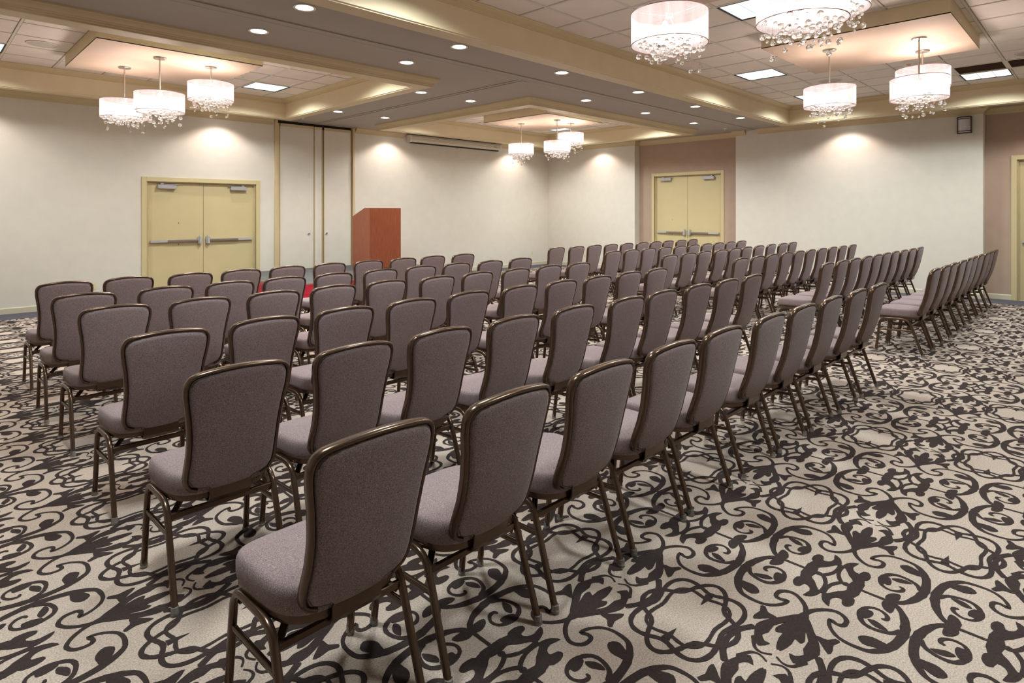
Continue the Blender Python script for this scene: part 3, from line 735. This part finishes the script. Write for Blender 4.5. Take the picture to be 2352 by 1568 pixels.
OFF = [[(2.037, 9.305, 0), (2.221, 8.413, 0), (2.844, 8.476, 1)], [(9.471, 9.134, 0), (9.615, 8.225, 0), (10.181, 8.317, 1)],
       [(7.725, 2.36, 0), (7.901, 1.495, 0), (8.552, 1.583, 1)], [(3.99, 2.32, 0), (4.13, 1.43, 0), (4.76, 1.47, 1)]]
WH = [['leftmost drum chandelier', 'centre drum chandelier', 'higher hung, rightmost drum chandelier'],
      ['leftmost drum chandelier', 'centre drum chandelier', 'higher hung, rightmost drum chandelier'],
      ['leftmost drum chandelier', 'front drum chandelier of overlapping pair', 'rear drum chandelier of overlapping pair'],
      ['left fully visible drum chandelier', 'large front drum chandelier cut by the frame', 'drum chandelier mostly hidden behind its neighbour']]
for g, (nm, lab) in enumerate(KN):
    for q, (x, y, hi) in enumerate(OFF[g]):
        zb = 3.037 if hi else 2.808
        o = empty('crystal_chandelier', (x, y, zb)); prop(o, WH[g][q] + ' ' + lab, 'chandelier', 'drum shade crystal chandeliers')
        MB().lathe([(.001, ZP - zb), (.075, ZP - zb), (.075, ZP - zb - .012), (.070, ZP - zb - .02), (.014, ZP - zb - .024), (.001, ZP - zb - .024)], n=32).obj('ceiling_rose', M['rodmetal'], o, smooth=True)
        MB().lathe([(.001, HS - .02), (.0095, HS - .02), (.0095, ZP - zb - .02), (.001, ZP - zb - .02)], n=10).obj('rod', M['rodmetal'], o, smooth=True)
        s = link_mesh('drum_shade', sh_me, o, rot=(0, 0, random.random() * 6))
        link_mesh('shade_rim', rim_me, s); link_mesh('shade_rim', rim_me, s, (0, 0, HS))
        link_mesh('shade_spider', fr_me, o)
        for k in range(4):
            a = k * math.pi / 2 + .3 + q
            link_mesh('bulb', bs, o, (.13 * math.cos(a), .13 * math.sin(a), .075))
            l = bpy.data.lights.new('bulb_lamp', 'POINT'); l.energy = P_CHAND / 4; l.color = C_PINK; l.shadow_soft_size = .03
            lo = bpy.data.objects.new('bulb_lamp', l); COL.objects.link(lo); lo.parent = o; lo.location = (.13 * math.cos(a), .13 * math.sin(a), .115)
        link_mesh('light_diffuser', plt, o, (0, 0, .045))
        wm = MB(); r = random.Random(100 + g * 10 + q); placed = []; tries = 0
        N = 84
        while len(placed) < N and tries < 6000:
            tries += 1
            rr = (RS - .03) * math.sqrt(r.random()); a = r.random() * 2 * math.pi; px, py = rr * math.cos(a), rr * math.sin(a)
            rad = r.choice((.010, .012, .014, .017, .021)); k = r.random()
            pz = .02 - .135 * k if k < .93 else -.13 - .07 * r.random()
            if any((px - b0) ** 2 + (py - b1) ** 2 + (pz - b2) ** 2 < (rad + b3 + .001) ** 2 for b0, b1, b2, b3 in placed): continue
            placed.append((px, py, pz, rad))
            link_mesh('crystal_drop', DROP, o, (px, py, pz), scale=(rad, rad, rad))
            wm.box(px - .0005, px + .0005, py - .0005, py + .0005, pz + rad * .9, .044)
        prop(wm.obj('drop_wires', M['rodmetal'], o), None, kind='stuff')

# ------------------------------------------------------------------ chairs
def yb(z):    # rear profile of the back, y at height z
    return float(np.interp(z, [.42, .46, .50, .55, .60, .68, .76, .85, .95], [.040, .024, .008, -.010, -.027, -.047, -.064, -.082, -.102]))
def bs_(x, z): return yb(z) + .45 * x * x
HALF = [(0, .418), (.05, .419), (.082, .422), (.092, .434), (.128, .441), (.157, .456), (.173, .486), (.176, .53), (.174, .60), (.176, .68), (.186, .77), (.196, .83), (.2, .87), (.198, .897), (.188, .918), (.168, .932), (.13, .940), (.07, .947), (0, .950)]
def inset(P, d):
    n = len(P); out = []
    for i in range(n):
        a = P[i - 1]; c = P[(i + 1) % n]; tx, tz = c[0] - a[0], c[1] - a[1]; l = math.hypot(tx, tz)
        out.append((P[i][0] - tz / l * d, P[i][1] + tx / l * d))
    return out
OUTL = HALF + [(-x, z) for x, z in HALF[-2:0:-1]]       # counter-clockwise seen from the rear? x right, z up
CEN = (0, .70)
def ring(P, f, off):
    return [(CEN[0] + (x - CEN[0]) * f, bs_(CEN[0] + (x - CEN[0]) * f, CEN[1] + (z - CEN[1]) * f) + off, CEN[1] + (z - CEN[1]) * f) for x, z in P]
PO = inset(OUTL, .009)
def chair():
    root = empty('banquet_chair')
    # seat cushion
    def so(k, z, n=44):
        out = []
        for i in range(n):
            a = 2 * math.pi * i / n; c, s = math.cos(a), math.sin(a); e = 0.42 if s > 0 else 0.60
            x = math.copysign(abs(c) ** e, c); y = math.copysign(abs(s) ** e, s)
            out.append((x * (.2165 + .010 * y) * k, .250 + y * .207 * k, z - (.008 * max(0, y) ** 3)))
        return out
    MB().rings([so(.955, .414), so(.985, .420), so(1.0, .436), so(1.0, .468), so(.99, .482), so(.965, .493), so(.91, .499), so(.7, .504), so(.3, .507)]).obj('seat', M['fabric'], root, smooth=True, angle=60)
    MB().rings([so(.94, .392), so(.968, .393), so(.972, .404), so(.966, .417), so(.93, .417)]).obj('seat_rim', M['bronze'], root, smooth=True, angle=35)
    # back
    rr = [ring(PO, 1.0, .018), ring(PO, .996, .024), ring(PO, .965, .036), ring(PO, .86, .044), ring(PO, .55, .047), ring(PO, .2, .048)]
    rear = [ring(PO, 1.0, .004), ring(PO, .992, -.004), ring(PO, .965, -.010), ring(PO, .9, -.0125), ring(PO, .55, -.014), ring(PO, .2, -.014)]
    b_ = MB().rings(list(reversed(rear)) + rr).obj('backrest', M['fabric'], root, smooth=True, angle=70)
    PI = inset(OUTL, .0155)
    MB().sweep([(x, bs_(x, z) - .0045, z) for x, z in PI], circ(.0032, 6), (0, 1, 0), closed=True).obj('piping', M['piping'], root, smooth=True)
    up = HALF[4:] + [(-x, z) for x, z in HALF[-2:3:-1]]
    up = catmull(up, 2)
    MB().sweep([(x, bs_(x, z) + .010, z) for x, z in up], octo(.018, .0078, .75), (0, 1, 0)).obj('back_frame', M['bronze'], root, smooth=True, angle=50)
    br = MB()
    pth = [(0, .030, .440), (0, .032, .415), (0, .034, .396), (0, .046, .380), (0, .07, .377), (0, .13, .389)]
    V = []; 
    br.sweep(pth, octo(.083, .004, .3), (1, 0, 0)); br.obj('back_bracket', M['bronze'], root, smooth=True, angle=30)
    # legs: bent square tube, front and rear halves of each side arch
    for s in (-1, 1):
        X = .214 * s
        def P(y, z): return (X + s * (.006 * (1 - z / .4)), y, z)
        rear_ = catmull([P(0, .012), P(.055, .17), P(.105, .315), P(.128, .362), P(.165, .386), P(.215, .391), P(.27, .389)], 3)
        front_ = catmull([P(.445, .012), P(.428, .15), P(.413, .29), P(.402, .345), P(.373, .379), P(.33, .387), P(.27, .389)], 3)
        for pth, f0, d in ((rear_, P(0, 0), (0.0, .35)), (front_, P(.445, 0), (0, -.12))):
            lg = MB().sweep(pth, octo(.0115, .0125, .45), (1, 0, 0)).obj('leg', M['bronze'], root, smooth=True, angle=50)
            MB().lathe([(.001, 0), (.015, 0), (.0165, .006), (.0165, .012), (.0145, .02), (.0145, .034), (.001, .034)], f0[0], f0[1], 0, n=12).obj('glide', M['glide'], lg, smooth=True)
        MB().sweep([P(.090, .272), P(.417, .258)], octo(.007, .010), (1, 0, 0)).obj('side_brace', M['bronze'], root, smooth=True, angle=50)
    MB().sweep([(-.205, .118, .335), (.205, .118, .335)], octo(.008, .012), (0, 1, 0)).obj('cross_brace', M['bronze'], root)
    MB().sweep([(-.205, .392, .345), (.205, .392, .345)], octo(.008, .012), (0, 1, 0)).obj('cross_brace', M['bronze'], root)
    for s in (-1, 1):
        MB().sweep([(.208 * s, .128, .31), (.12 * s, .20, .392)], octo(.006, .012), (0, 0, 1)).obj('corner_brace', M['bronze'], root)
    return root
CH = {"A1":[[0.945,1.448],[1.474,1.433],[2.005,1.425],[2.552,1.425],[3.07,1.42],[3.669,1.411],[4.201,1.405],[4.746,1.394],[5.318,1.379],[5.882,1.368]],"A2":[[0.952,2.466],[1.475,2.458],[1.99,2.461],[2.532,2.453],[3.084,2.45],[3.67,2.43],[4.177,2.445],[4.755,2.443],[5.28,2.432],[5.827,2.435]],"A3":[[0.952,3.432],[1.476,3.456],[1.995,3.456],[2.517,3.453],[3.062,3.471],[3.612,3.453],[4.15,3.453],[4.677,3.444],[5.228,3.456],[5.753,3.456]],"A4":[[0.967,4.599],[1.479,4.569],[2.011,4.563],[2.522,4.574],[3.038,4.565],[3.578,4.52],[4.113,4.54],[4.66,4.53],[5.202,4.526],[5.715,4.5]],"A5":[[0.943,5.446],[1.5,5.456],[2.012,5.467],[2.513,5.479],[3.019,5.482],[3.574,5.491],[4.118,5.509],[4.658,5.524],[5.178,5.487],[5.737,5.499]],"A6":[[0.973,6.463],[1.473,6.518],[2.004,6.498],[2.511,6.52],[3.029,6.543],[3.561,6.569],[4.097,6.576],[4.632,6.596],[5.152,6.628],[5.701,6.623]],"B1":[[7.871,1.303],[8.392,1.297],[8.873,1.295],[9.389,1.284],[9.906,1.282],[10.384,1.285],[10.879,1.28],[11.42,1.272],[11.898,1.275],[12.409,1.272]],"B2":[[7.821,2.373],[8.345,2.36],[8.842,2.351],[9.356,2.339],[9.834,2.33],[10.314,2.326],[10.808,2.32],[11.312,2.308],[11.839,2.298],[12.363,2.285]],"B3":[[7.838,3.447],[8.329,3.424],[8.827,3.419],[9.374,3.424],[9.862,3.412],[10.347,3.402],[10.839,3.384],[11.35,3.374],[11.871,3.364],[12.418,3.353]],"B4":[[7.678,4.413],[8.225,4.413],[8.774,4.443],[9.291,4.424],[9.84,4.442],[10.345,4.453],[10.874,4.459],[11.465,4.475],[11.977,4.454],[12.573,4.483]],"B5":[[7.744,5.436],[8.278,5.451],[8.787,5.454],[9.265,5.421],[9.765,5.415],[10.286,5.431],[10.798,5.431],[11.305,5.437],[11.826,5.437],[12.35,5.44]],"B6":[[7.846,6.679],[8.352,6.645],[8.886,6.655],[9.364,6.629],[9.842,6.599],[10.328,6.562],[10.806,6.547],[11.284,6.543],[11.762,6.505],[12.244,6.494]]}
ordn = ['first', 'second', 'third', 'fourth', 'fifth', 'sixth', 'seventh', 'eighth', 'ninth', 'tenth']
rown = ['row nearest the camera', 'second row from camera', 'third row from camera', 'fourth row from camera', 'fifth row from camera', 'row nearest the stage']
proto = chair(); index_kids()
first = True
for blk in 'AB':
    for r in range(6):
        for k, (x, y) in enumerate(CH[blk + str(r + 1)]):
            o = proto if first else copy_tree(proto); first = False
            o.location = (x, y + .108, 0); o.rotation_euler = (0, 0, math.radians(random.uniform(-.8, .8)))
            side = 'near block' if blk == 'A' else 'block beyond the aisle'
            prop(o, 'taupe banquet chair, %s from left, %s, %s' % (ordn[k], rown[r], side), 'chair', 'banquet chairs in the ' + side)
